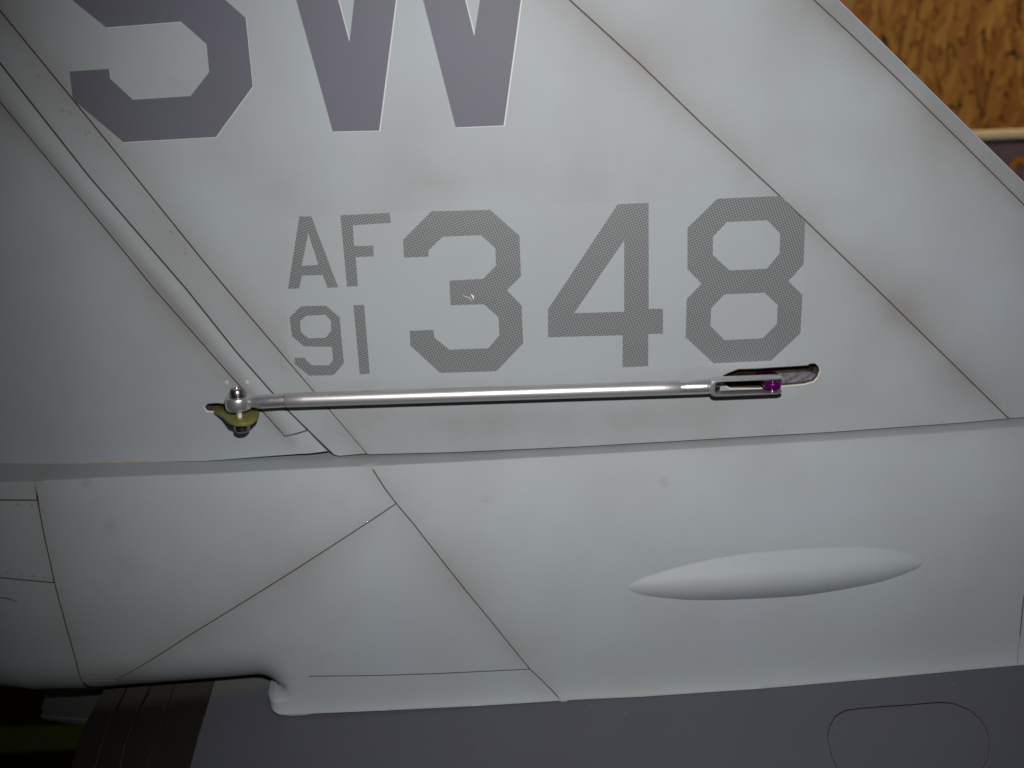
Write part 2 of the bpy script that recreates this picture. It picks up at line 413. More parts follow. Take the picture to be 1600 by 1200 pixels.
T_ = lambda pts, f=f_fin: trace(pts, f)
l3, f1, f2, le, finb = T_(L3), T_(F1), T_(F2), xz(LE, 0.0065), xz(FINB)
l2f = T_(L2); l2r, l1 = trace(L2, f_rud), trace(L1, f_rud); rudb = trace(RUDB, f_rud)
# root line of the fin in x,z : where the fairing starts
_rt = sorted(xz([(-140, 731.5), (0, 731), (101, 730), (180, 726), (322, 722.5), (431, 717), (521, 714), (574, 712)] + FINB[3:])); _rx = np.array([a for a, _ in _rt]); _rz = np.array([b for _, b in _rt])
zt = lambda x: np.interp(x, _rx, _rz) - 0.0006

# ------------------------------------------------------------------ fairing under the fin
PXL = xz([(432, 1080)])[0][0]                      # where the tail cone ends and the seat on the fuselage begins
def sstep(x, a, b): t = np.clip((x - a) / (b - a), 0, 1); return t * t * (3 - 2 * t)
TAILB = [(-160, 1062), (0, 1078), (60, 1085.5), (135, 1084), (225, 1077), (333, 1069), (429, 1061), (520, 1054)]
LOWB = [(380, 1119), (450, 1116), (600, 1113), (750, 1109), (900, 1103), (1000, 1099), (1187, 1087), (1375, 1071), (1600, 1050), (1760, 1034), (1960, 1014)]
_tb = xz(TAILB, -0.010); _lb = xz(LOWB, -0.021)
ztb = lambda x: np.interp(x, [a for a, _ in _tb], [b for _, b in _tb])
zlb = lambda x: np.interp(x, [a for a, _ in _lb], [b for _, b in _lb])
DROP = 0.0007
_rx2 = [p[0] for p in xz([(0, 700), (450, 700), (900, 700), (1500, 700)])]
XA, XB = xz([(450, 720)])[0][0], xz([(1500, 670)])[0][0]
def f_fair(x, z, tail=1.0):
    s = zt(x) - z
    run = np.interp(x, _rx2, [0.0112, 0.0092, 0.0050, 0.0042])
    k = 0.0005 + 0.0010 * np.clip((x - XA) / (XB - XA), 0, 1)
    a = run * s / DROP
    sp = np.maximum(s, 0)
    b = run + np.where(sp < 0.06, 0.0105 * (1 - (1 - sp / 0.06) ** 2), 0.0105 - 0.0022 * ((sp - 0.06) / 0.04) ** 2)
    h = np.clip(0.5 + 0.5 * (b - a) / k, 0, 1)
    p = b * (1 - h) + a * h - k * h * (1 - h)
    w = 1 - sstep(x, PXL - 0.004, PXL + 0.011)
    if tail == 0.0: w = w * sstep(z - ztb(x), -0.0045, 0.0)
    R = 0.021; t = np.clip((ztb(x) + R - z) / R, 0, 1.0)
    p = p * (1 - w * (1 - np.sqrt(np.maximum(1 - t ** 2.2, 0.004))))
    p = p + (1 - w) * 0.0032 * np.exp(-np.maximum(z - zlb(x), 0) / 0.0046)
    if tail == 0.0: p = p - 0.006 * np.clip(1 - (x - PXL) / 0.0045, 0, 1) ** 2
    return -p

# ------------------------------------------------------------------ fuselage shelf
_fb = [(x, f_fair(np.array([x]), np.array([z]))[0], z) for x, z in _lb]
_fx = [a for a, _, _ in _fb]; _fy = [b for _, b, _ in _fb]
SL = 3.4
YR = float(np.interp(0.05, _fx, _fy))
def shelf(x, z):
    q = zlb(np.maximum(x, _fx[0])) + np.minimum(x - _fx[0], 0) * 0.0 - z
    return YR + 0.0012 - SL * q + 6.0 * np.maximum(q - 0.004, 0) ** 2 * 0
_wall = [hit(x, y, shelf) for x, y in [(60, 1122), (157, 1110), (250, 1101), (334, 1089), (390, 1083), (430, 1073)]]
_wx = [p[0] for p in _wall]; _wy = [p[1] for p in _wall]
def f_fus(x, z):
    s = shelf(x, z)
    return s

# ------------------------------------------------------------------ grime along the seams
GRIME += [(xz([(640, 285), (900, 285), (1180, 262)]), 0.30, 0.012), (xz([(520, 655), (900, 655), (1250, 630)]), 0.34, 0.012), (xz([(380, 250), (470, 310)]), 0.25, 0.014)]
GRIME += [(f1, 0.62, 0.0070), (f2, 0.60, 0.0075), (l3, 0.42, 0.0060), (l1, 0.50, 0.0040), (l2f, 0.25, 0.0030)]
g1p = [(575, 722), (582, 733), (601, 763), (619, 787), (647, 820), (700, 888), (760, 962), (828, 1046), (873, 1091), (880, 1100)]
g2p = [(619, 787), (600, 800), (446, 900), (307, 986), (180, 1063)]
g3p = [(55.5, 757), (58, 772), (60.5, 793), (80, 887), (85, 911), (97, 956), (110, 1003), (119, 1035), (127.5, 1063), (132, 1075)]
g1, g2, g3 = trace(g1p, f_fair), trace(g2p, f_fair), trace(g3p, f_fair)
GRIME += [(g1, 0.45, 0.006), (g2, 0.42, 0.006), (g3, 0.25, 0.003), (finb, 0.35, 0.0035)]
GRIME += [(xz([(1240, 300), (1330, 330)]), 0.30, 0.008), (xz([(760, 540), (725, 560)]), 0.12, 0.006), (xz([(700, 660), (900, 650)]), 0.18, 0.010),
          (xz([(1310, 560), (1400, 520)]), 0.18, 0.012), (xz([(1180, 590), (1290, 590)]), 0.2, 0.004), (xz([(500, 330), (440, 420)]), 0.2, 0.010),
          (xz([(1300, 640), (1330, 560)]), .12, .01), (trace([(175, 826), (172, 832)], f_fair), 0.5, 0.0010), (trace([(190, 880), (205, 884)], f_fair), 0.3, 0.003),
          (xz([(1344, 244), (1347, 246)]), 0.35, 0.0009), (xz([(276, 134), (282, 138)]), 0.35, 0.0014), (trace([(870, 738), (876, 743)], f_fair), .3, .0009)]

# ================================================================== THE MODEL AIRCRAFT
air = thing('model_aircraft', 'light grey model jet tail marked SW and AF 91 348, its fin filling the picture', 'model aircraft')

# ---------------- fin
fin_poly = l2f[:-1] + [finb[0]] + finb[1:] + le[::-1]
core = offset(fin_poly if area(fin_poly) > 0 else fin_poly[::-1], [0.0022] * len(fin_poly))
fin = prism('fin', core, 0.0062, 0.011, GAP, air)
slot_px = [(1131, 600), (1131, 588), (1140, 583), (1154, 578.5), (1185, 577), (1219, 575), (1262, 572.5), (1267, 569.5), (1273, 569.5), (1278, 573), (1280, 579), (1277, 588), (1271, 595), (1256, 599), (1220, 602.5), (1186, 606), (1141, 605.5)]
# ragged upper lip of the cut
slot = T_([(x, y + (random.uniform(-0.8, 0.8) if x < 1215 else random.uniform(-.3, .3))) for x, y in slot_px])
g = 0.00024
i_f = [p for p in finb if p[0] > finb[1][0]]
def bottom(x0, x1):
    xs = [finb[k] for k in range(1, len(finb)) if x0 < finb[k][0] < x1]
    zz = lambda x: float(np.interp(x, [p[0] for p in finb[1:]], [p[1] for p in finb[1:]]))
    return [(x0, zz(x0))] + xs + [(x1, zz(x1))]
# hinge strip panel, main panel, forward panel, leading edge strip
h_poly = l2f + bottom(finb[1][0], l3[-1][0])[0:1] + [l3[-1]] + l3[::-1][1:]
panel('skin_panel', h_poly, f_fin, fin, PAINT, 0.00016, depth=0.006, flange=None)
m_bot = bottom(l3[-1][0], f1[-1][0])
m_poly = l3[:-1] + m_bot + f1[:-1][::-1]
panel('skin_panel', m_poly, f_fin, fin, PAINT, 0.00012, depth=0.006, spacing=0.0035, holes=[slot], edge=RAW)
fw_poly = f1[:-1] + bottom(f1[-1][0], f2[-1][0]) + f2[:-1][::-1]
panel('skin_panel', fw_poly, f_fin, fin, PAINT, 0.00012, depth=0.006)
panel('skin_panel', f2 + le[::-1], f_fin, fin, PAINT, [0.00012] * (len(f2) - 1) + [0.0] + [0.0] * (len(le)), depth=0.005, spacing=0.0013, step=0.003, label='narrow leading edge strip of the fin')

_lp = [Vector((x, f_fin(np.array([x]), np.array([z]))[0] + 0.0004, z)) for x, z in le]
def rim(name, P, rad, m, parent, label=None, n=8):
    V, Fc = [], []
    for k, p in enumerate(P):
        t = (P[min(k + 1, len(P) - 1)] - P[max(k - 1, 0)]).normalized(); e1 = t.cross(Vector((0, 1, 0))).normalized(); e2 = Vector((0, 1, 0))
        V += [tuple(p + e1 * rad * math.cos(2 * math.pi * q / n) + e2 * rad * math.sin(2 * math.pi * q / n)) for q in range(n)]
        if k: Fc += [[(k - 1) * n + q, (k - 1) * n + (q + 1) % n, k * n + (q + 1) % n, k * n + q] for q in range(n)]
    me = bpy.data.meshes.new(name); me.from_pydata(V, [], Fc); return link(name, me, m, parent, label=label, smooth=True)
rim('edge_strip', _lp, 0.0004, simple('bare_edge_highlight', (0.50, 0.40, 0.42), 0.5), fin, 'bare rim along the leading edge, a pale pink highlight put into its colour')  # lamplit pink highlight of the bare edge, put into the rim's colour
# slot lining, filler and the purple servo arm
so = offset(slot if area(slot) > 0 else slot[::-1], [-0.0006] * len(slot))
def tube_wall(name, poly, y0, y1, m, parent):
    n = len(poly); V = [(a, y0, b) for a, b in poly] + [(a, y1, b) for a, b in poly]
    Fc = [[i, i + n, (i + 1) % n + n, (i + 1) % n] for i in range(n)] + [[n + i for i in range(n)]]
    me = bpy.data.meshes.new(name); me.from_pydata(V, [], Fc); return link(name, me, m, parent)
tube_wall('slot_lining', so, 0.0012, 0.0061, HOLE, fin)
fp = T_([(1218, 586), (1240, 584.5), (1262, 583.5), (1273, 585), (1279, 588), (1273, 598), (1257, 602), (1218, 606)])
def f_fill(x, z): return 0.0022 + 0.0009 * np.sin(x * 2100) * np.sin(z * 1900 + x * 900) * 0.4 - 0.12 * (z - fp[0][1])
panel('slot_filler', fp, f_fill, fin, FILLER, 0.00002, depth=0.003, spacing=0.0008, cham=0.0003)

# writing on the fin
sup = thing
def glyph(name, px, m, lift, holes=(), label=None, spacing=0.006, dx=0, dy=0):
    P = T_([(x + dx, y + dy) for x, y in px]); H = [T_([(x + dx, y + dy) for x, y in h]) for h in holes]
    return panel(name, P, f_fin, fin, m, 0.0, depth=0.00008, spacing=spacing, holes=H, lift=lift, label=label, wall=False)
S_px = [(108.7, 111.7), (170.6, 107.6), (172.5, 123), (208, 156), (298, 150), (327, 112.5), (323, 69), (283, 33.7), (166, 43), (88, -20), (78, -120), (140, -190), (300, -200), (370, -150), (374, -100), (310, -97), (306, -120), (285, -138), (160, -130), (135, -105), (138, -60), (175, -26), (330, -20), (384, 28), (395, 135), (337.5, 214), (193, 222), (114, 155.6)]
W_px = [(402, -220), (470, -220), (546, 65.6), (579, -220), (672, -220), (741, 56), (785, -220), (844, -220), (787, 196), (712, 199), (633, -110), (592.5, 204), (520, 205.5)]
glyph('letter_edge', S_px, HALO, 0.00004, dx=1.0, dy=1.0); glyph('letter_edge', W_px, HALO, 0.00004, dx=2.0, dy=1.0)
glyph('letter', S_px, LETTER, 0.00009, label='large dark grey letter S'); glyph('letter', W_px, LETTER, 0.00009, label='large dark grey letter W')
film = [(452, 341), (900, 318), (1214, 305.5), (1256, 346), (1255, 566), (1120, 573), (800, 588), (490, 597), (474, 585), (450, 553), (447, 480)]
glyph('decal_film', film, FILM, 0.00003, label='clear decal film behind AF 91 348')
z4 = lambda pts: [(400 + a / 3.2, 280 + b / 3.2) for a, b in pts]
z5 = lambda pts: [(850 + a / 3.2, 280 + b / 3.2) for a, b in pts]
glyph('letter', z4([(217, 186), (277, 186), (411, 540), (358, 543), (332, 478), (230, 482), (216, 546), (160, 548)]), HALF, 0.00008, [z4([(263, 300), (302, 421), (238, 425)])], 'halftone grey letter A')
glyph('letter', z4([(422, 180), (668, 168), (675, 218), (485, 230), (490, 334), (587, 332), (588, 386), (498, 389), (510, 535), (455, 537)]), HALF, 0.00008, label='halftone grey letter F')
glyph('numeral', z4([(225, 635), (350, 632), (418, 690), (440, 920), (388, 980), (265, 982), (195, 925), (193, 893), (245, 892), (250, 905), (280, 930), (365, 930), (385, 905), (380, 838), (240, 835), (180, 785), (168, 690)]), HALF, 0.00008,
      [z4([(255, 690), (345, 685), (368, 712), (368, 755), (345, 785), (265, 788), (232, 760), (228, 712)])], 'halftone grey numeral 9')
glyph('numeral', z4([(487, 630), (541, 628), (569, 972), (519, 976)]), HALF, 0.00008, label='halftone grey numeral 1')
glyph('numeral', z4([(735, 303), (877, 160), (1172, 153), (1317, 283), (1325, 485), (1255, 555), (1328, 632), (1336, 820), (1202, 960), (920, 968), (772, 832), (768, 758), (888, 753), (892, 792), (968, 852), (1162, 845), (1217, 780), (1212, 690), (1140, 625), (973, 630), (967, 507), (1135, 498), (1200, 432), (1197, 345), (1125, 280), (935, 287), (863, 355), (863, 387), (740, 392)]), HALF, 0.00008, label='halftone grey numeral 3')
glyph('numeral', z5([(368, 125), (523, 118), (523, 648), (595, 647), (595, 772), (521, 774), (521, 935), (393, 940), (393, 780), (20, 790), (20, 650)]), HALF, 0.00008, [z5([(393, 330), (393, 655), (165, 662)])], 'halftone grey numeral 4')
glyph('numeral', z5([(867, 97), (1185, 83), (1305, 215), (1298, 425), (1222, 510), (1292, 578), (1282, 770), (1135, 907), (848, 920), (708, 790), (713, 600), (788, 522), (717, 450), (717, 243)]), HALF, 0.00008,
      [z5([(917, 222), (1113, 213), (1172, 275), (1170, 368), (1110, 440), (930, 448), (852, 375), (852, 292)]), z5([(905, 583), (1100, 575), (1160, 632), (1157, 720), (1090, 788), (905, 797), (840, 730), (843, 648)])], 'halftone grey numeral 8')
# lifted flake on the numeral 3
def strip(name, px, w, m, f, parent, lift=0.0004):
    P = [hit(x, y, f) for x, y in px]; V = []; Fc = []
    for i, p in enumerate(P):
        q = np.array(P[min(i + 1, len(P) - 1)]) - np.array(P[max(i - 1, 0)]); t = np.array([q[0], q[2]]); t = t / np.linalg.norm(t)
        ww = w * math.sin(math.pi * (i + 0.6) / (len(P) + 0.2)); nx, nz = -t[1] * ww, t[0] * ww
        V += [(p[0] - nx, p[1] - 0.00012, p[2] - nz), (p[0], p[1] - lift, p[2]), (p[0] + nx, p[1] - 0.00012, p[2] + nz)]
        if i: b = 3 * i; Fc += [[b - 3, b, b + 1, b - 2], [b - 2, b + 1, b + 2, b - 1]]
    me = bpy.data.meshes.new(name); me.from_pydata(V, [], Fc); return link(name, me, m, parent, smooth=True)
c3 = lambda pts: [(690 + a / 16, 430 + b / 16) for a, b in pts]
SILV = simple('bare_flake', (0.8, 0.8, 0.8), 0.35, spec=0.8)
strip('paint_flake', c3([(740, 480), (775, 520), (795, 560), (790, 600)]), 0.00032, SILV, f_fin, fin, 0.0005)
strip('paint_flake', c3([(525, 480), (580, 530), (660, 550), (720, 590), (760, 660)]), 0.00022, simple('dull_flake', (0.42, 0.38, 0.38), 0.5), f_fin, fin, 0.0003)

# rivets: shallow discs in rows, too small to pick apart
def rivets(name, rows, f, parent, r=0.00055, h=0.00009, m=None, n=12, zk=1.0):
    V, Fc, N_ = [], [], []
    for px, py in rows:
        p = hit(px, py, f); b = len(V)
        for rr, dz in ((r, 0.0), (r * 0.72, h), (r * 0.45, h * 0.9)):
            for k in range(n):
                a = 2 * math.pi * k / n; x = p[0] + rr * math.cos(a); z = p[2] + rr * math.sin(a) * zk
                V.append((x, f(np.array([x]), np.array([z]))[0] - dz - 0.00001, z))
        for q in range(2):
            for k in range(n): Fc.append([b + q * n + k, b + q * n + (k + 1) % n, b + (q + 1) * n + (k + 1) % n, b + (q + 1) * n + k])
        Fc.append([b + 2 * n + k for k in range(n)])
    me = bpy.data.meshes.new(name); me.from_pydata(V, [], Fc)
    at = me.attributes.new('grime', 'FLOAT', 'POINT'); at.data.foreach_set('value', np.full(len(V), 0.55, np.float32))
    return link(name, me, m or PAINT, parent, kind='stuff', smooth=True)
def along(pts, n, dx, dy, j=0.6):
    P = np.array(pts, float); s = np.concatenate([[0], np.cumsum(np.linalg.norm(np.diff(P, axis=0), axis=1))])
    return [(np.interp(t, s, P[:, 0]) + dx + random.uniform(-j, j), np.interp(t, s, P[:, 1]) + dy + random.uniform(-j, j)) for t in np.linspace(0, s[-1], n)]
rivets('rivets', [(98, 172), (112, 176), (135, 208), (141, 206), (218, 300), (242, 330), (268, 362), (290, 395), (292, 388), (440, 572), (513, 648), (530, 676), (537, 678), (556, 703), (52, 100), (60, 118)], f_fin, fin, 0.0008, 0.00008)
rivets('rivets', along([(1500, 562), (1572, 634)], 5, 0, 0), f_fin, fin, 0.0008, 0.00005)

# ---------------- rudder
rud_poly = l2r[:-1] + [rudb[-1]] + rudb[::-1][1:] + xz([(-330, 300), (-330, TOP)])
rp = rud_poly if area(rud_poly) > 0 else rud_poly[::-1]
rudder = prism('rudder', offset(rp, [0.001] * len(rp)), 0.0085, 0.0105, GAP, air)
x_end = trace([(481, 672.5)], f_rud)[0]; x_l = trace([(445, 682)], f_rud)[0]
# strip between the seams (rounded nose of the rudder)
i2 = [k for k, p in enumerate(L2) if p[1] < 673]
l2a = [l2r[k] for k in i2]; l2b = [l2r[k] for k in range(len(L2)) if L2[k][1] > 673][:-1]
panel('skin_panel', l2a + [x_end, x_l] + l1[:-1][::-1], f_rud, rudder, PAINT, 0.00016, depth=0.006, spacing=0.0013, step=0.004, flange=None, label='rounded front strip of the rudder')
horn_slot = trace([(320.5, 636), (325, 632), (340, 631), (360, 634), (396, 637), (403, 641), (400, 645), (345, 645), (333, 642), (324, 641.5)], f_rud)
left = l1[:-1] + [x_l, x_end] + trace([(500, 692)], f_rud) + [rudb[-1]] + rudb[::-1][1:] + xz([(-330, 640), (-330, TOP)])
panel('skin_panel', left, f_rud, rudder, PAINT, 0.00017, depth=0.006, holes=[horn_slot], edge=RAW)
hs = offset(horn_slot if area(horn_slot) > 0 else horn_slot[::-1], [-0.0004] * len(horn_slot))
_hy = float(f_rud(np.array([hs[0][0]]), np.array([hs[0][1]]))[0])
tube_wall('slot_lining', hs, _hy + 0.0012, _hy + 0.0055, HOLE, rudder)
rivets('rivets', [(354, 598), (386, 598)], f_rud, rudder, 0.0009, 0.0002, simple('bright_dab', (0.42, 0.43, 0.43), 0.4))
strip('paint_chip', [(150, 723.5), (175, 722.5), (205, 721), (232, 719.5)], 0.0006, PUTTY, f_rud, rudder, 0.00016)

# control horn: a yellow-green glass fibre plate standing out of the rudder, flat and level
HB = plane_pt(373, 651, -0.0085); HZ = HB[2]
def level(px, py, z):
    d = ray(px, py); t = (z - CAM[2]) / d[2]; p = CAM + d * t; return (p[0], p[1])
horn_px = [(326, 637), (341, 633), (360, 634), (385, 635), (402, 637), (404.5, 645), (401.5, 652), (393, 658.5), (383, 661), (370, 661.5), (358, 658), (346, 648), (334, 642)]
hp = [level(x, y, HZ) for x, y in horn_px]
hp = [(a, b) if y > 640 else (a, b + 0.004) for (a, b), (x, y) in zip(hp, horn_px)]
horn = prism('control_horn', hp, HZ - 0.0013, HZ, [FR4], rudder, 'yellow-green glass fibre horn', axis='z'); bevel(horn, 0.0002)

# ---------------- fairing
xr = xz([(1950, 800)])[0][0]; xl = xz([(-170, 800)])[0][0]
def band(a, b): # fine rows of points where the ledge turns into the face
    X = np.arange(a, b, 0.004); out = []
    for s in list(np.arange(-0.0006, 0.0022, 0.00022)) + list(np.arange(0.0022, 0.008, 0.0006)): out += [(x, float(zt(np.array([x]))[0]) - s) for x in X]
    for s in np.concatenate([np.arange(0.0002, 0.006, 0.0009)]):
        out += [(x, float((zlb if x > PXL else ztb)(np.array([x]))[0]) + s) for x in X]
    return np.array(out)
top_edge = lambda a, b: [(x, float(zt(np.array([x]))[0]) + 0.0008) for x in np.arange(a, b, 0.006)]
tb_pts = [(x, float(ztb(np.array([x]))[0]) + 0.0001) for x in np.arange(xl, PXL - 0.001, 0.004)]
lb_pts = [(x, float(zlb(np.array([x]))[0])) for x in np.arange(PXL + 0.012, xr, 0.006)]
fairing = prism('fairing', [(xl + .001, -0.118), (PXL, -0.095), (PXL + 0.01, -0.118), (xr - .001, -0.100), (xr - 0.001, -0.02), (0, -0.036), (xl + .001, -0.04)], 0.012, 0.016, GAP, air)
G = 0.00013
def wf(x, z, zbf=zlb):
    zb = zbf(x)
    return z - 14.0 * np.clip(zt(x) - z, -0.0008, 0.0016) + 3.0 * np.clip(z - zb, -0.001, 0.006)
def near(p, q): return math.hypot(p[0] - q[0], p[1] - q[1])
def poly_gap(items):
    """items: list of (points, gap of the edges that start at these points)"""
    P, D = [], []
    for pts, gp in items:
        for p in pts: P.append(p); D.append(gp)
    return P, D
fg1, fg2, fg3 = g1, g2, g3
up = lambda p: (p[0], float(zt(np.array([p[0]]))[0]) + 0.0008)
ex = band(xl, xr)
g1up, g3up = up((g1[0][0] - 0.003, 0)), up((g3[0][0], 0))
k619 = 3
wt = lambda x, z: wf(x, z, ztb)
# big forward panel right of G1
low = lambda p: (p[0], float(zlb(np.array([p[0]]))[0]))
g1low = low((g1[-1][0] + 0.002, 0))
g9 = trace([(1606, 900), (1599, 941), (1594, 994), (1590, 1039)], f_fair)
g9up = up((g9[0][0] + 0.004, 0))
def ledge_pts(a, b):
    zs_ = [float(zt(np.array([a[0]]))[0]) - q for q in np.concatenate([np.arange(-0.0006, 0.0018, 0.00008), np.arange(0.002, 0.006, 0.0004)])]
    return [(a[0] + (b[0] - a[0]) * (z - a[1]) / (b[1] - a[1]), z) for z in zs_ if b[1] + 0.00004 < z < a[1] - 0.00004]
mid1, mid3, mid9 = ledge_pts(g1up, g1[0]), ledge_pts(g3up, g3[0]), ledge_pts(g9up, g9[0])
g9low = low((g9[-1][0] - 0.0004, 0))
P, D = poly_gap([([g1up] + mid1, 0.0), (g1[:1], 0.0), (g1[1:-2], G * 0.75), (g1[-2:], 0.0), ([g1low], 0.0),
                 ([p for p in lb_pts if g1low[0] + 0.002 < p[0] < g9low[0] - 0.002], 0.0), ([g9low], 0.0), (g9[::-1][:1], 0.0), (g9[::-1][1:-1], G), (g9[:1] + mid9[::-1], 0.0), ([g9up], 0.0),
                 ([p for p in top_edge(g1up[0], g9up[0])[::-1] if g1up[0] + 0.001 < p[0] < g9up[0] - 0.001], 0.0)])
D = D[:]
fwdp = panel('skin_panel', P, f_fair, fairing, PAINT, D, depth=0.002, warp=wf, step=0.0011, spacing=0.0045)
P, D = poly_gap([([g9up] + mid9, 0.0), (g9[:1], 0.0), (g9[1:-1], G), (g9[-1:], 0.0), ([g9low], 0.0), ([p for p in lb_pts if p[0] > g9low[0] + 0.002], 0.0), ([(xr, float(zt(np.array([xr]))[0]) + .0008)], 0.0),
                 ([p for p in top_edge(g9up[0], xr)[::-1] if p[0] > g9up[0] + 0.001], 0.0)])
panel('skin_panel', P, f_fair, fairing, PAINT, D, depth=0.002, warp=wf, step=0.0011, spacing=0.0045)
# panel between G3, G1 and G2 (upper)
g3low = g3[-1]; g2rev = g2[::-1]
g7a = trace([(127.5, 1063), (180, 1063)], f_fair)
P, D = poly_gap([([g3up] + mid3, 0.0), (g3[:1], 0.0), (g3[1:8], G), ([g7a[0]], G * .7), (g2rev[:-1], G * 0.7), ([g1[k619]], G * 0.75), (g1[2:3], G * .75), (g1[1:2], 0.0), (g1[:1] + mid1[::-1], 0.0), ([g1up], 0.0),
                 ([p for p in top_edge(g3up[0], g1up[0])[::-1] if g3up[0] + 0.001 < p[0] < g1up[0] - 0.001], 0.0)])
panel('skin_panel', P, f_fair, fairing, PAINT, D, depth=0.002, warp=wt, step=0.0011, spacing=0.0045)
# triangular panel below G2, down to the tail edge and the lower seam G8
g8 = trace([(482, 1057), (590, 1056), (681, 1053), (828, 1047)], f_fair)
ins = [p for p in tb_pts if g7a[1][0] + 0.006 < p[0] < PXL - 0.004]
corner = (PXL, float(ztb(np.array([PXL]))[0]) + 0.0001)
P, D = poly_gap([([g7a[1]], 0.0), (ins, 0.0), ([corner], 0.0), (g8[:1], G), (g8[1:-1], G * 1.1), ([g1[7]], G * .75), (g1[4:7][::-1], G * 0.75), (g2[:-1], G * .7)])
panel('skin_panel', P, f_fair, fairing, PAINT, D, depth=0.002, warp=wt, step=0.0011, spacing=0.003, label='triangular panel under the slanting seam')
# narrow tail edge strip under G7
P, D = poly_gap([([g7a[0]], 0.0), ([p for p in tb_pts if g7a[0][0] + .001 < p[0] < ins[0][0] + 1e-6], 0.0), ([g7a[1]], G * 0.5)])
panel('skin_panel', P, f_fair, fairing, PAINT, D, depth=0.002, warp=wt, step=0.0011, spacing=0.002)
# seat strip on the fuselage, rounded at its rear end
zT, zL = float(ztb(np.array([PXL]))[0]), float(zlb(np.array([PXL]))[0])
rear = [(PXL + 0.0001, zT - 0.002), (PXL + 0.0002, (zT + zL) / 2), (PXL + 0.0002, zL + 0.0042)]
rear2 = [(PXL + 0.0009, zL + 0.0030), (PXL + 0.0026, zL + 0.0015), (PXL + 0.0055, zL + 0.0003), (PXL + 0.0100, zL - 0.0006), (PXL + 0.0150, zL - 0.0007), (PXL + 0.0185, zL - 0.0002)]
P, D = poly_gap([([corner], 0.0), (rear, 0.0), (rear2, 0.0), ([p for p in lb_pts if rear2[-1][0] + 0.003 < p[0] < g1low[0] - 0.001], 0.0), ([g1low], 0.0), ([g1[9]], 0.0), ([g1[8]], G * .75), ([g1[7]], G * 1.1), (g8[::-1][1:-1], G * 1.1), (g8[:1], 0.0)])
f_seat = lambda x, z: f_fair(x, z, 0.0)
panel('skin_panel', P, f_seat, fairing, PAINT, D, depth=0.007, warp=wf, step=0.0011, spacing=0.003, label='pale strip that seats the fairing on the fuselage')
# rear panels left of G3
g4 = trace([(-170, 781), (0, 781.5), (58, 782)], f_fair); g5 = trace([(-170, 897), (0, 903), (85, 911)], f_fair)
P, D = poly_gap([([(xl, float(zt(np.array([xl]))[0]) + .0008)], 0.0), (g4[:-1], G), (g4[-1:], G), (g3[:1] + mid3[::-1], 0.0), ([g3up], 0.0), ([p for p in top_edge(xl, g3up[0])[::-1] if xl + .001 < p[0] < g3up[0] - .001], 0.0)])
panel('skin_panel', P, f_fair, fairing, PAINT, D, depth=0.002, warp=wt, step=0.0011, spacing=0.0045)
P, D = poly_gap([(g4[:1], 0.0), (g5[:-1], G), (g5[-1:], G), (g3[2:4][::-1], G), (g4[1:][::-1], G)])
panel('skin_panel', P, f_fair, fairing, PAINT, D, depth=0.002, spacing=0.004)
P, D = poly_gap([(g5[:1], 0.0), ([p for p in tb_pts if p[0] < g7a[0][0] + 0.0005], 0.0), ([g7a[0]], G), (g3[5:8][::-1], G), (g5[1:][::-1], G)])
panel('skin_panel', P, f_fair, fairing, PAINT, D, depth=0.002, warp=wt, step=0.0011, spacing=0.003)
rivets('rivets', [(12, 894), (34, 896), (53, 899), (70, 901), (29, 788), (50, 789)], f_fair, fairing, 0.0007, 0.0002)
strip('scratch', [(182, 1063.3), (215, 1062.8), (262, 1062)], 0.00016, EDGE, f_fair, fairing, 0.0002)
strip('scratch', [(-5, 933), (12, 935), (27, 940)], 0.00022, EDGE, f_fair, fairing, 0.00014)

# blister
bl_top = [(981.5, 916), (985, 912), (996, 906), (1019, 897), (1087, 878.5), (1156, 866), (1225, 859), (1294, 855), (1362, 855), (1414, 863), (1443, 878)]
bl_bot = [(1436, 886), (1425, 892), (1380, 908), (1328, 919), (1259, 930), (1190, 935), (1122, 937.5), (1070, 937), (1019, 932), (997, 927.5), (986, 923), (982, 919)]
def smooth_line(P, n=8):
    P = np.array(P, float); Q = np.vstack([2 * P[0] - P[1], P, 2 * P[-1] - P[-2]]); out = []
    for k in range(1, len(Q) - 2):
        for t in np.arange(n) / n:
            out.append(0.5 * ((2 * Q[k]) + (-Q[k - 1] + Q[k + 1]) * t + (2 * Q[k - 1] - 5 * Q[k] + 4 * Q[k + 1] - Q[k + 2]) * t * t + (-Q[k - 1] + 3 * Q[k] - 3 * Q[k + 1] + Q[k + 2]) * t ** 3))
    out.append(P[-1]); return np.array(out)
bt = smooth_line(trace(bl_top, f_fair)); bb = smooth_line(trace([bl_top[-1]] + bl_bot + [bl_top[0]], f_fair))[::-1]
bt[:, 0] = np.maximum.accumulate(bt[:, 0] + np.arange(len(bt)) * 1e-9); _o = np.argsort(bb[:, 0]); bbs = bb[_o]
def f_bl(x, z):
    zu = np.interp(x, bt[:, 0], bt[:, 1]); zl = np.interp(x, bbs[:, 0], bbs[:, 1])
    w = np.maximum(zu - zl, 0.0008); t = np.clip((z - zl) / w, 0, 1)
    u = np.clip((x - bt[0, 0]) / (bt[-1, 0] - bt[0, 0]), 0, 1)
    prof = (np.clip(4 * t * (1 - t), 0, 1)) ** 1.0 * (1 + 0.5 * (0.5 - t))
    return f_fair(x, z) - 0.0050 * prof * np.sin(math.pi * np.clip(u, 0.0, 1)) ** 0.5
NU, NT = 120, 22
us = 0.5 - 0.5 * np.cos(np.linspace(0.03, math.pi - 0.03, NU)); bx = bt[0, 0] + us * (bt[-1, 0] - bt[0, 0])
ts = 0.5 - 0.5 * np.cos(np.linspace(0, math.pi, NT))
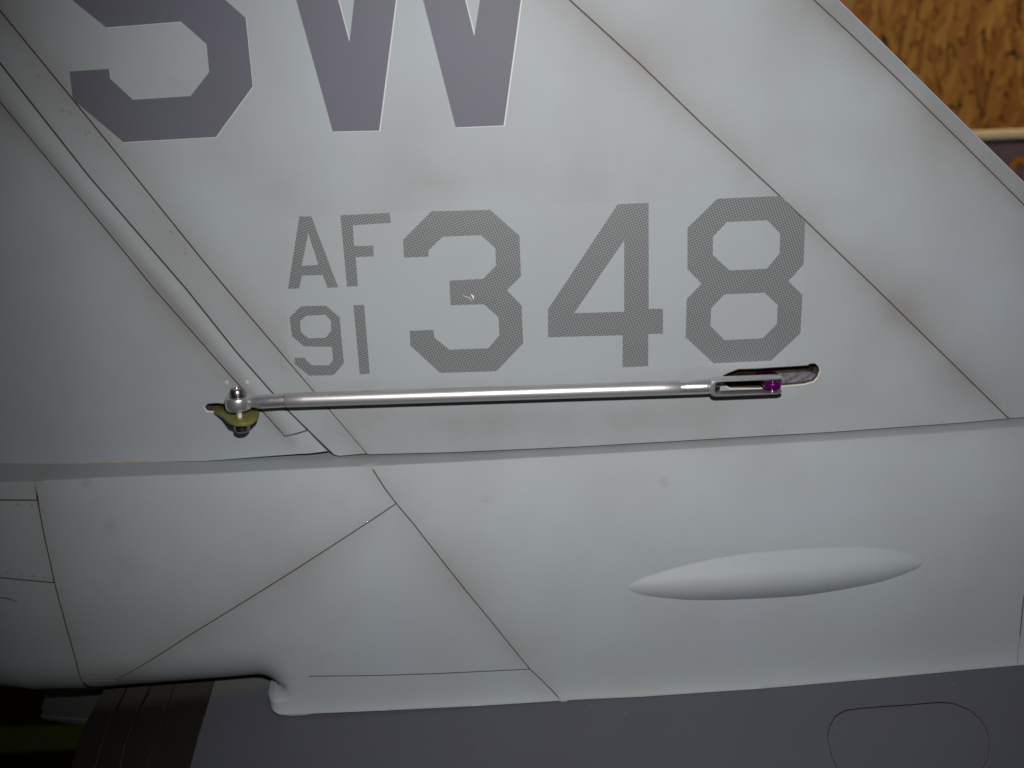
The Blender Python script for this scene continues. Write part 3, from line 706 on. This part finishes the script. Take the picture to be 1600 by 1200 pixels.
XX = np.repeat(bx, NT); zu_ = np.interp(bx, bt[:, 0], bt[:, 1]); zl_ = np.interp(bx, bbs[:, 0], bbs[:, 1])
ZZ = (zl_[:, None] + (zu_ - zl_)[:, None] * ts[None, :]).ravel(); TT = np.tile(ts, NU); UU = np.repeat(us, NT)
PR = 4 * TT * (1 - TT); PR = np.where(TT > 0.5, PR ** 1.5, PR ** 1.05)
YY = f_fair(XX, ZZ) - 0.0043 * PR * np.sin(math.pi * UU) ** 0.8 - 0.00006
me = bpy.data.meshes.new('blister')
me.from_pydata(list(zip(XX, YY, ZZ)), [], [[a * NT + b, (a + 1) * NT + b, (a + 1) * NT + b + 1, a * NT + b + 1] for a in range(NU - 1) for b in range(NT - 1)])
at = me.attributes.new('grime', 'FLOAT', 'POINT'); at.data.foreach_set('value', np.zeros(NU * NT, np.float32))
link('blister', me, PAINT, fairing, smooth=True, label='long teardrop blister on the fairing')

# ---------------- fuselage, access panel, nozzle segments
fuselage = prism('fuselage', [(PXL - .09, -0.30), (xr, -0.30), (xr, -0.16), (PXL - 0.06, -0.17)], 0.02, 0.03, GAP, air)
edge_r = trace([(334, 1071), (324, 1105), (312, 1144), (297, 1200), (262, 1330)], f_fus)
rt_top = [(x, float(zlb(np.array([x]))[0]) + 0.0004) for x in np.arange(PXL + 0.012, xr, 0.008)]
ztop = max(p[1] for p in edge_r) + 0.004
oval = [(1293.5, 1152), (1297, 1135), (1306, 1120), (1322, 1111), (1345, 1108), (1400, 1104), (1470, 1098.5), (1490, 1100), (1515, 1110), (1532, 1124), (1543, 1143), (1547, 1165), (1545, 1185), (1537, 1200), (1520, 1222), (1490, 1236), (1360, 1242), (1330, 1230), (1310, 1204), (1299, 1180)]
ov = trace(oval, f_fus)
bot = trace([(1790, 1330), (1300, 1330), (800, 1330)], f_fus)
fus_poly = [(edge_r[0][0], ztop), ] + edge_r[1:] + bot[::-1] + [(xr, rt_top[-1][1])] + rt_top[::-1] + [(PXL + 0.004, ztop)]
frx = np.array([(x, z) for x in np.arange(PXL - 0.03, PXL + 0.01, 0.003) for z in np.arange(min(p[1] for p in edge_r), ztop, 0.0006)])
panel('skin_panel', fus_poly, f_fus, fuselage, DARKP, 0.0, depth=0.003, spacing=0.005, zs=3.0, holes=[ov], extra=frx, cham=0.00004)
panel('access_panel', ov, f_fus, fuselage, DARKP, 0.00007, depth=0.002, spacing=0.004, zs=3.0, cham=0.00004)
rivets('rivets', [(1312, 1131), (1303, 1148), (1303, 1166), (1313, 1190), (1500, 1114), (1523, 1131), (1533, 1150), (1400, 1113), (1450, 1109), (731, 1148), (1130, 1115), (1133, 1133)], f_fus, fuselage, 0.0006, 0.00012, DARKP, zk=1 / 3.5)
nozzle = prism('nozzle', [(xl + 0.03, -0.30), (PXL - .06, -0.30), (PXL - .04, -0.20), (xl + .06, -0.20)], 0.02, 0.03, GAP, air)
seams = [[(333, 1071), (323, 1105), (311, 1144), (296, 1200), (261, 1330)], [(271, 1071), (267, 1088), (255, 1120), (240, 1162), (229, 1200), (195, 1330)],
         [(234, 1074), (230, 1085), (222, 1099), (208, 1129), (195, 1165), (187, 1200), (155, 1330)], [(198, 1078), (193, 1086), (180, 1111), (163, 1150), (148, 1200), (108, 1330)], [(160, 1080), (157, 1087), (138, 1120), (120, 1165), (109, 1200), (75, 1330)]]
f_noz = lambda x, z: f_fus(x, z) + 0.0006
for a, b in zip(seams, seams[1:]):
    A, B = trace(a, f_noz), trace(b, f_noz)
    A[0] = (A[0][0], ztop); B[0] = (B[0][0], ztop)
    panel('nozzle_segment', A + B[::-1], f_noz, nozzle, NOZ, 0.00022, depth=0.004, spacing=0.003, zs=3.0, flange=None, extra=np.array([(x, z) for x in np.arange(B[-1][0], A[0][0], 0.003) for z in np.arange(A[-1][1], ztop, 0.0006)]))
# pale stub showing behind the segments
stub = prism('tail_stub', [(p[0], p[2]) for p in (plane_pt(a, b, 0.012) for a, b in [(74, 1078), (200, 1070), (180, 1124), (66, 1116), (62, 1108)])], 0.012, 0.03, simple('stub_grey', (0.065, 0.068, 0.062), 0.5), air, 'pale grey stub beside the dark nozzle band'); bevel(stub, 0.0015, 3)
lipo = prism('stub_lip', [(p[0], p[2]) for p in (plane_pt(a, b, 0.010) for a, b in [(64, 1114), (160, 1121), (150, 1133), (68, 1121)])], 0.008, 0.03, simple('lip_grey', (0.06, 0.058, 0.062), 0.5), stub); bevel(lipo, 0.0008)

# servo arm that comes out of the slot
YR_ = -0.0078                                        # depth of the pushrod's axis in front of the fin
pin_c = plane_pt(1207, 600.5, YR_)
arm_px = [(1194, 585), (1222, 583)]
az = pin_c[2]
arm_poly = [(pin_c[0] - 0.0031, 0.006), (pin_c[0] - 0.0031, YR_)] + [(pin_c[0] + 0.0031 * math.cos(a), YR_ + 0.0031 * math.sin(a)) for a in np.linspace(math.pi, 2 * math.pi, 16)[1:]] + [(pin_c[0] + 0.0031, 0.006)]
arm = prism('servo_arm', arm_poly, az - 0.00115, az + 0.00115, PURPLE, air, 'purple servo arm in the fork', axis='z'); bevel(arm, 0.0002, 2)

# ================================================================== THE PUSHROD
rod = thing('pushrod', 'silver aluminium pushrod from the yellow horn to the forked clevis at the slot', 'pushrod', loc=tuple(plane_pt(800, 613, YR_)))
rod_children = []
bpy.context.view_layer.update()
def R(o):
    o.parent = rod; o.matrix_parent_inverse = Matrix.Translation(-Vector(rod.location)); return o
P0 = Vector(plane_pt(446, 625.3, YR_)); P1 = Vector(plane_pt(1062, 605.8, YR_)); AX = (P1 - P0).normalized(); LEN = (P1 - P0).length
px2m = (P1 - P0).length / 616.3
rr = 11.4 * px2m
R(lathe('tube', [(0, rr * 0.93), (0.0003, rr)] + [(LEN * k / 20, rr) for k in range(1, 20)] + [(LEN - 0.0003, rr), (LEN, rr * 0.93)], P0, AX, ALU, n=56))
# ball joint end
BC = Vector(plane_pt(372.5, 629, YR_)); 
shank0 = BC + AX * 0.0046
re = R(lathe('rod_end', [(-0.0003, rr * 0.72), (0.0012, rr * 0.80), (0.0020, rr * 0.90), (0.0026, rr * 0.96), ((P0 - shank0).length - 0.0001, rr * 0.96)], shank0, (P0 - shank0), CHROME, n=48))
def sub(o, par): o.parent = par; o.matrix_parent_inverse = par.matrix_world.inverted(); return o
bpy.context.view_layer.update()
bz = Vector((0, 0, 1)); br = 5.0e-3 * 0.97
hh = 0.0024
prof = [(-hh, br * 0.62), (-hh, br * 0.80)] + [(hh * math.sin(a), br * (0.86 + 0.14 * math.cos(a) ** 0.8)) for a in np.linspace(-1.45, 1.45, 17)] + [(hh, br * 0.80), (hh, br * 0.55)]
sub(lathe('ball_housing', prof, BC, bz, CHROME, n=48, sharp=50), re)
sub(lathe('bolt_head', [(hh, 0.0030), (hh + 0.0003, 0.0031), (hh + 0.0005, 0.0024), (hh + 0.0009, 0.0024), (hh + 0.0011, 0.0027), (hh + 0.0024, 0.0026), (hh + 0.0029, 0.0022), (hh + 0.0030, 0.0014), (hh + 0.0023, 0.0012)], BC, bz, STEEL, n=32), re)
sub(lathe('spacer', [(-hh + 0.0004, 0.00135), (-(BC.z - HZ), 0.00135)], BC, bz, CHROME, n=6, xdir=(0.3, 1, 0)), re)
sub(lathe('washer', [(-hh - 0.0002, 0.0022), (-hh, 0.0022)], BC, bz, STEEL, n=32), re)
HC = Vector((BC.x + 0.0006, BC.y - 0.0012, HZ - 0.0013))
sub(lathe('nut', [(-0.0046, 0.0012), (-0.0044, 0.0020), (-0.0036, 0.0028), (0, 0.0029)], HC, bz, STEEL, n=24), re)
# clevis
B0 = Vector(plane_pt(1061, 605.8, YR_)); B1 = Vector(plane_pt(1107, 603.8, YR_))
cl = R(lathe('clevis', [(0, rr * 0.90), (0.0004, rr * 1.0), ((B1 - B0).length * 0.92, rr * 1.02), ((B1 - B0).length * 1.05, rr * 1.0), ((B1 - B0).length * 1.12, rr * 0.8)], B0, (B1 - B0), CHROME, n=48))
bpy.context.view_layer.update()
CX = (Vector(plane_pt(1107, 604.5, YR_)), Vector(plane_pt(1222, 600.0, YR_)))
ax = (CX[1] - CX[0]).normalized(); ang = math.atan2(ax.z, ax.x)
def fork():
    """bent strip: two level cheeks joined by a rounded yoke at the rod end"""
    L = (CX[1] - CX[0]).length; hw = 0.0027; hg = 0.0030; th = 0.00052; d = hg
    path = []
    path_in = []
    # side profile (along rod, height); outer and inner lines
    outer = [(L, hg), (0.0022, hg), (0.0008, hg * 0.86), (0.0, hg * 0.45), (-0.0002, 0), (0.0, -hg * 0.45), (0.0008, -hg * 0.86), (0.0022, -hg), (L, -hg)]
    inner = [(L, hg - th), (0.0030, hg - th), (0.0022, (hg - th) * 0.8), (0.0019, (hg - th) * 0.45), (0.0019, 0), (0.0019, -(hg - th) * 0.45), (0.0022, -(hg - th) * 0.8), (0.0030, -(hg - th)), (L, -(hg - th))]
    n = len(outer); bm = bmesh.new()
    # split the straight cheeks so that their ends can be rounded in plan
    def wid(a):
        t = (a - (L - hw)) / hw
        return hw if t <= 0 else hw * math.sqrt(max(0.0, 1 - min(t, 1) ** 2))
    def refine(ln):
        o = [ (a, ln[0][1]) for a in [L, L - hw * 0.02, L - hw * 0.12, L - hw * 0.3, L - hw * 0.6, L - hw, L * 0.6] ] + ln[1:-1] + [ (a, ln[-1][1]) for a in [L * 0.6, L - hw, L - hw * 0.6, L - hw * 0.3, L - hw * 0.12, L - hw * 0.02, L] ]
        return o
    outer, inner = refine(outer), refine(inner); n = len(outer)
    rows = []
    for ln in (outer, inner):
        for sgn in (-1, 1):
            rows.append([bm.verts.new((a, sgn * max(wid(a), 0.00015), h)) for a, h in ln])
    of, ob, inf, inb = rows
    for i in range(n - 1):
        bm.faces.new([of[i], of[i + 1], ob[i + 1], ob[i]]); bm.faces.new([inf[i], inb[i], inb[i + 1], inf[i + 1]])
        bm.faces.new([of[i], inf[i], inf[i + 1], of[i + 1]]); bm.faces.new([ob[i], ob[i + 1], inb[i + 1], inb[i]])
    for i in (0, n - 1): bm.faces.new([of[i], ob[i], inb[i], inf[i]])
    bmesh.ops.recalc_face_normals(bm, faces=bm.faces)
    me = bpy.data.meshes.new('fork'); bm.to_mesh(me); bm.free(); return me, hg, th
me, hg, th = fork()
fk = link('fork', me, CHROME); fk.matrix_world = Matrix.Translation(CX[0]) @ Matrix.Rotation(-ang, 4, 'Y')
bevel(fk, 0.0002, 3); bpy.context.view_layer.update()
mw = fk.matrix_world.copy(); fk.parent = cl; fk.matrix_parent_inverse = cl.matrix_world.inverted(); fk.matrix_world = mw
TH0 = CX[0] + ax * 0.0015
thr = [(0.0, 0.0014)]
for k in range(5): thr += [(0.0002 + k * 0.0005, 0.0017), (0.00045 + k * 0.0005, 0.00138)]
sub(lathe('threaded_end', thr, TH0, ax, STEEL, n=24, sharp=20), cl)
sub(lathe('pin', [(-hg + 0.0002, 0.0007), (-hg + 0.0003, 0.0008), (hg - 0.0003, 0.0008), (hg - 0.0002, 0.0007)], pin_c, ax.cross(Vector((0, -1, 0))) * 1.0, STEEL, n=20), cl)

# ================================================================== BACKGROUND
YW = 1.0
wall_c = plane_pt(1480, 120, YW)
osb = thing('chipboard_wall', 'warm brown chipboard wall of pressed wood flakes, far behind the fin', 'wall', loc=(wall_c[0], YW, wall_c[2]))
def osb_mat():
    m, nt, b = mat('wood_flake'); N, L = nt.nodes, nt.links
    oi = N.new('ShaderNodeObjectInfo'); rp = N.new('ShaderNodeValToRGB'); cr = rp.color_ramp
    cr.elements[0].color = (0.22, 0.105, 0.030, 1); cr.elements[1].color = (0.37, 0.24, 0.075, 1)
    for p, c in ((0.12, (0.24, 0.105, 0.028)), (0.3, (0.29, 0.14, 0.036)), (0.55, (0.32, 0.17, 0.045)), (0.8, (0.35, 0.205, 0.056))):
        e = cr.elements.new(p); e.color = (*c, 1)
    gi = N.new('ShaderNodeNewGeometry'); sm = N.new('ShaderNodeMath'); sm.operation = 'ADD'; fr = N.new('ShaderNodeMath'); fr.operation = 'FRACT'
    L.new(oi.outputs['Random'], sm.inputs[0]); L.new(gi.outputs['Random Per Island'], sm.inputs[1]); L.new(sm.outputs[0], fr.inputs[0]); L.new(fr.outputs[0], rp.inputs[0])
    tc = N.new('ShaderNodeTexCoord'); mp = N.new('ShaderNodeMapping'); mp.inputs['Scale'].default_value = (260, 260, 18)
    L.new(tc.outputs['Object'], mp.inputs[0]); n = N.new('ShaderNodeTexNoise'); n.inputs['Detail'].default_value = 4; n.inputs['Scale'].default_value = 1
    L.new(mp.outputs[0], n.inputs['Vector'])
    mx = N.new('ShaderNodeMix'); mx.data_type = 'RGBA'; mx.blend_type = 'MULTIPLY'; mx.inputs[0].default_value = 0.7
    r2 = N.new('ShaderNodeMapRange'); r2.inputs[3].default_value = 0.45; r2.inputs[4].default_value = 1.35; L.new(n.outputs['Fac'], r2.inputs[0])
    L.new(rp.outputs[0], mx.inputs[6]); L.new(r2.outputs[0], mx.inputs[7]); L.new(mx.outputs[2], b.inputs['Base Color'])
    b.inputs['Roughness'].default_value = 0.6
    return m
OSB = osb_mat()
bpy.context.view_layer.update()
def wbox(name, x0, x1, z0, z1, y0, y1, m, parent=None, label=None):
    o = prism(name, [(x0, z0), (x1, z0), (x1, z1), (x0, z1)], y0, y1, m, None, label)
    if parent: o.parent = parent; o.matrix_parent_inverse = parent.matrix_world.inverted()
    return o
wbox('board', -2.2, 2.6, -1.2, 1.9, YW + 0.004, YW + 0.02, simple('board_brown', (0.26, 0.13, 0.04), 0.7, noise=0.5, nscale=30), osb)
flakes = []
for k in range(6):
    n = 12; L_ = random.uniform(0.014, 0.034); w = random.uniform(0.004, 0.009); pts = []
    for i in range(n):
        a = 2 * math.pi * i / n; pts.append((w * math.copysign(abs(math.cos(a)) ** 0.6, math.cos(a)) * random.uniform(0.8, 1.1), L_ * math.copysign(abs(math.sin(a)) ** 0.8, math.sin(a)) * random.uniform(0.85, 1.1)))
    bm = bmesh.new(); A = [bm.verts.new((x, 0, z)) for x, z in pts]; B = [bm.verts.new((x * 1.04, 0.0012, z * 1.02)) for x, z in pts]
    bm.faces.new(A)
    for i in range(n): bm.faces.new([A[i], A[(i + 1) % n], B[(i + 1) % n], B[i]])
    bmesh.ops.recalc_face_normals(bm, faces=bm.faces)
    me = bpy.data.meshes.new('wood_flake'); bm.to_mesh(me); bm.free(); me.materials.append(OSB)
    flakes.append(me)
fx0, fx1 = plane_pt(1290, 0, YW)[0], plane_pt(1650, 0, YW)[0]; fz0, fz1 = plane_pt(1600, 225, YW)[2], plane_pt(1600, -45, YW)[2]
for k in range(285):
    o = bpy.data.objects.new('wood_flake', flakes[k % 6]); COL.objects.link(o); o.parent = osb
    while True:
        qx, qz = random.uniform(1285, 1640), random.uniform(-45, 222)
        if qz < 0.985 * (qx - 1309) + 35: break
    q = plane_pt(qx, qz, YW); o.location = (q[0] - wall_c[0], 0.0030 - 0.0035 * k / 285, q[2] - wall_c[2])
    o.rotation_euler = (0, random.gauss(0.06, 0.38), 0)
# the rest of the board's flakes, beyond the picture's edge and behind the fin
V, Fc = [], []
for k in range(4200):
    x, z = random.uniform(-0.9, 1.5), random.uniform(-0.25, 0.95)
    if plane_pt(1300, 0, YW)[0] < x < plane_pt(1620, 0, YW)[0] and plane_pt(1600, 225, YW)[2] < z < plane_pt(1600, -45, YW)[2]: continue
    a = random.gauss(0.06, 0.25); L_, w = random.uniform(0.016, 0.036), random.uniform(0.005, 0.011); b = len(V); y = 0.0034 - 0.0012 * random.random()
    for px_, pz_ in ((-1, -.7), (-.3, -1), (.6, -.95), (1, -.5), (.9, .8), (.2, 1), (-.7, .9)):
        u, v = px_ * w, pz_ * L_; V.append((x - wall_c[0] + u * math.cos(a) + v * math.sin(a), y, z - wall_c[2] - u * math.sin(a) + v * math.cos(a)))
    Fc.append([b + q for q in range(7)])
me = bpy.data.meshes.new('wood_flakes'); me.from_pydata(V, [], Fc); link('wood_flakes', me, OSB, osb, kind='stuff')
# poster under the chipboard
pa, pb = plane_pt(1440, 217, YW), plane_pt(1760, 217, YW); pz = pb[2]; zc0 = plane_pt(1600, 216, YW)[2]; zc1 = plane_pt(1600, 200.5, YW)[2]
post = thing('poster', 'purple poster with a cream top border and an orange letter, hung on the wall', 'poster', loc=(pa[0], YW - 0.004, pz - 0.2))
bpy.context.view_layer.update()
PUR = simple('poster_print', (0.12, 0.10, 0.17), 0.5, noise=0.35, nscale=40)
wbox('sheet', pa[0] - 0.1, pb[0] + 0.2, zc0 - 0.5, zc0, YW - 0.0085, YW - 0.004, PUR, post)
bd = wbox('border', pa[0] - 0.1, pb[0] + 0.2, zc0, zc1, YW - 0.012, YW - 0.004, simple('cream', (0.60, 0.62, 0.52), 0.5, noise=0.1, nscale=60), post); bevel(bd, 0.002)
oc = plane_pt(1593, 263, YW - 0.009); n = 20
V = []; Fc = []
for i in range(n + 1):
    a = math.pi * i / n
    for q, rx, rz in ((0, 0.0135, 0.0145), (1, 0.0062, 0.0068)): V.append((oc[0] + rx * math.cos(a), YW - 0.0095, oc[2] + rz * math.sin(a)))
    if i: Fc.append([2 * i - 2, 2 * i, 2 * i + 1, 2 * i - 1])
b = len(V)
for s in (0, n):
    V += [(V[2 * s][0], YW - 0.0095, oc[2] - 0.03), (V[2 * s + 1][0], YW - 0.0095, oc[2] - 0.03)]
    Fc.append([2 * s, 2 * s + 1, len(V) - 1, len(V) - 2])
me = bpy.data.meshes.new('letter'); me.from_pydata(V, [], Fc); lo = link('letter', me, simple('orange_print', (0.36, 0.15, 0.012), 0.5)); lo.parent = post; lo.matrix_parent_inverse = post.matrix_world.inverted()
# floor and the green strip in the dark below the tail
me = bpy.data.meshes.new('floor'); me.from_pydata([(-3, -1.5, -0.6), (3, -1.5, -0.6), (3, YW + .02, -0.6), (-3, YW + .02, -0.6)], [], [[0, 1, 2, 3]])
link('floor', me, simple('dark_floor', (0.010, 0.009, 0.007), 0.8, noise=0.4, nscale=12, spec=0.1), None, kind='structure')
d0, d1 = level(-60, 1176, -0.594), level(180, 1128, -0.594)
mt = thing('green_mat', 'dark green strip lying in shadow at the lower left, below the tail', 'mat', loc=(d0[0], (d0[1] + d1[1]) / 2, -0.6))
bpy.context.view_layer.update()
gm = prism('mat_sheet', [(d0[0] - 0.3, d0[1]), (d1[0] + 0.15, d0[1]), (d1[0] + 0.15, d1[1]), (d0[0] - 0.3, d1[1])], -0.5995, -0.594, simple('dark_green', (0.040, 0.080, 0.010), 0.7, noise=0.4, nscale=30), None, axis='z')
gm.parent = mt; gm.matrix_parent_inverse = mt.matrix_world.inverted(); bevel(gm, 0.002)
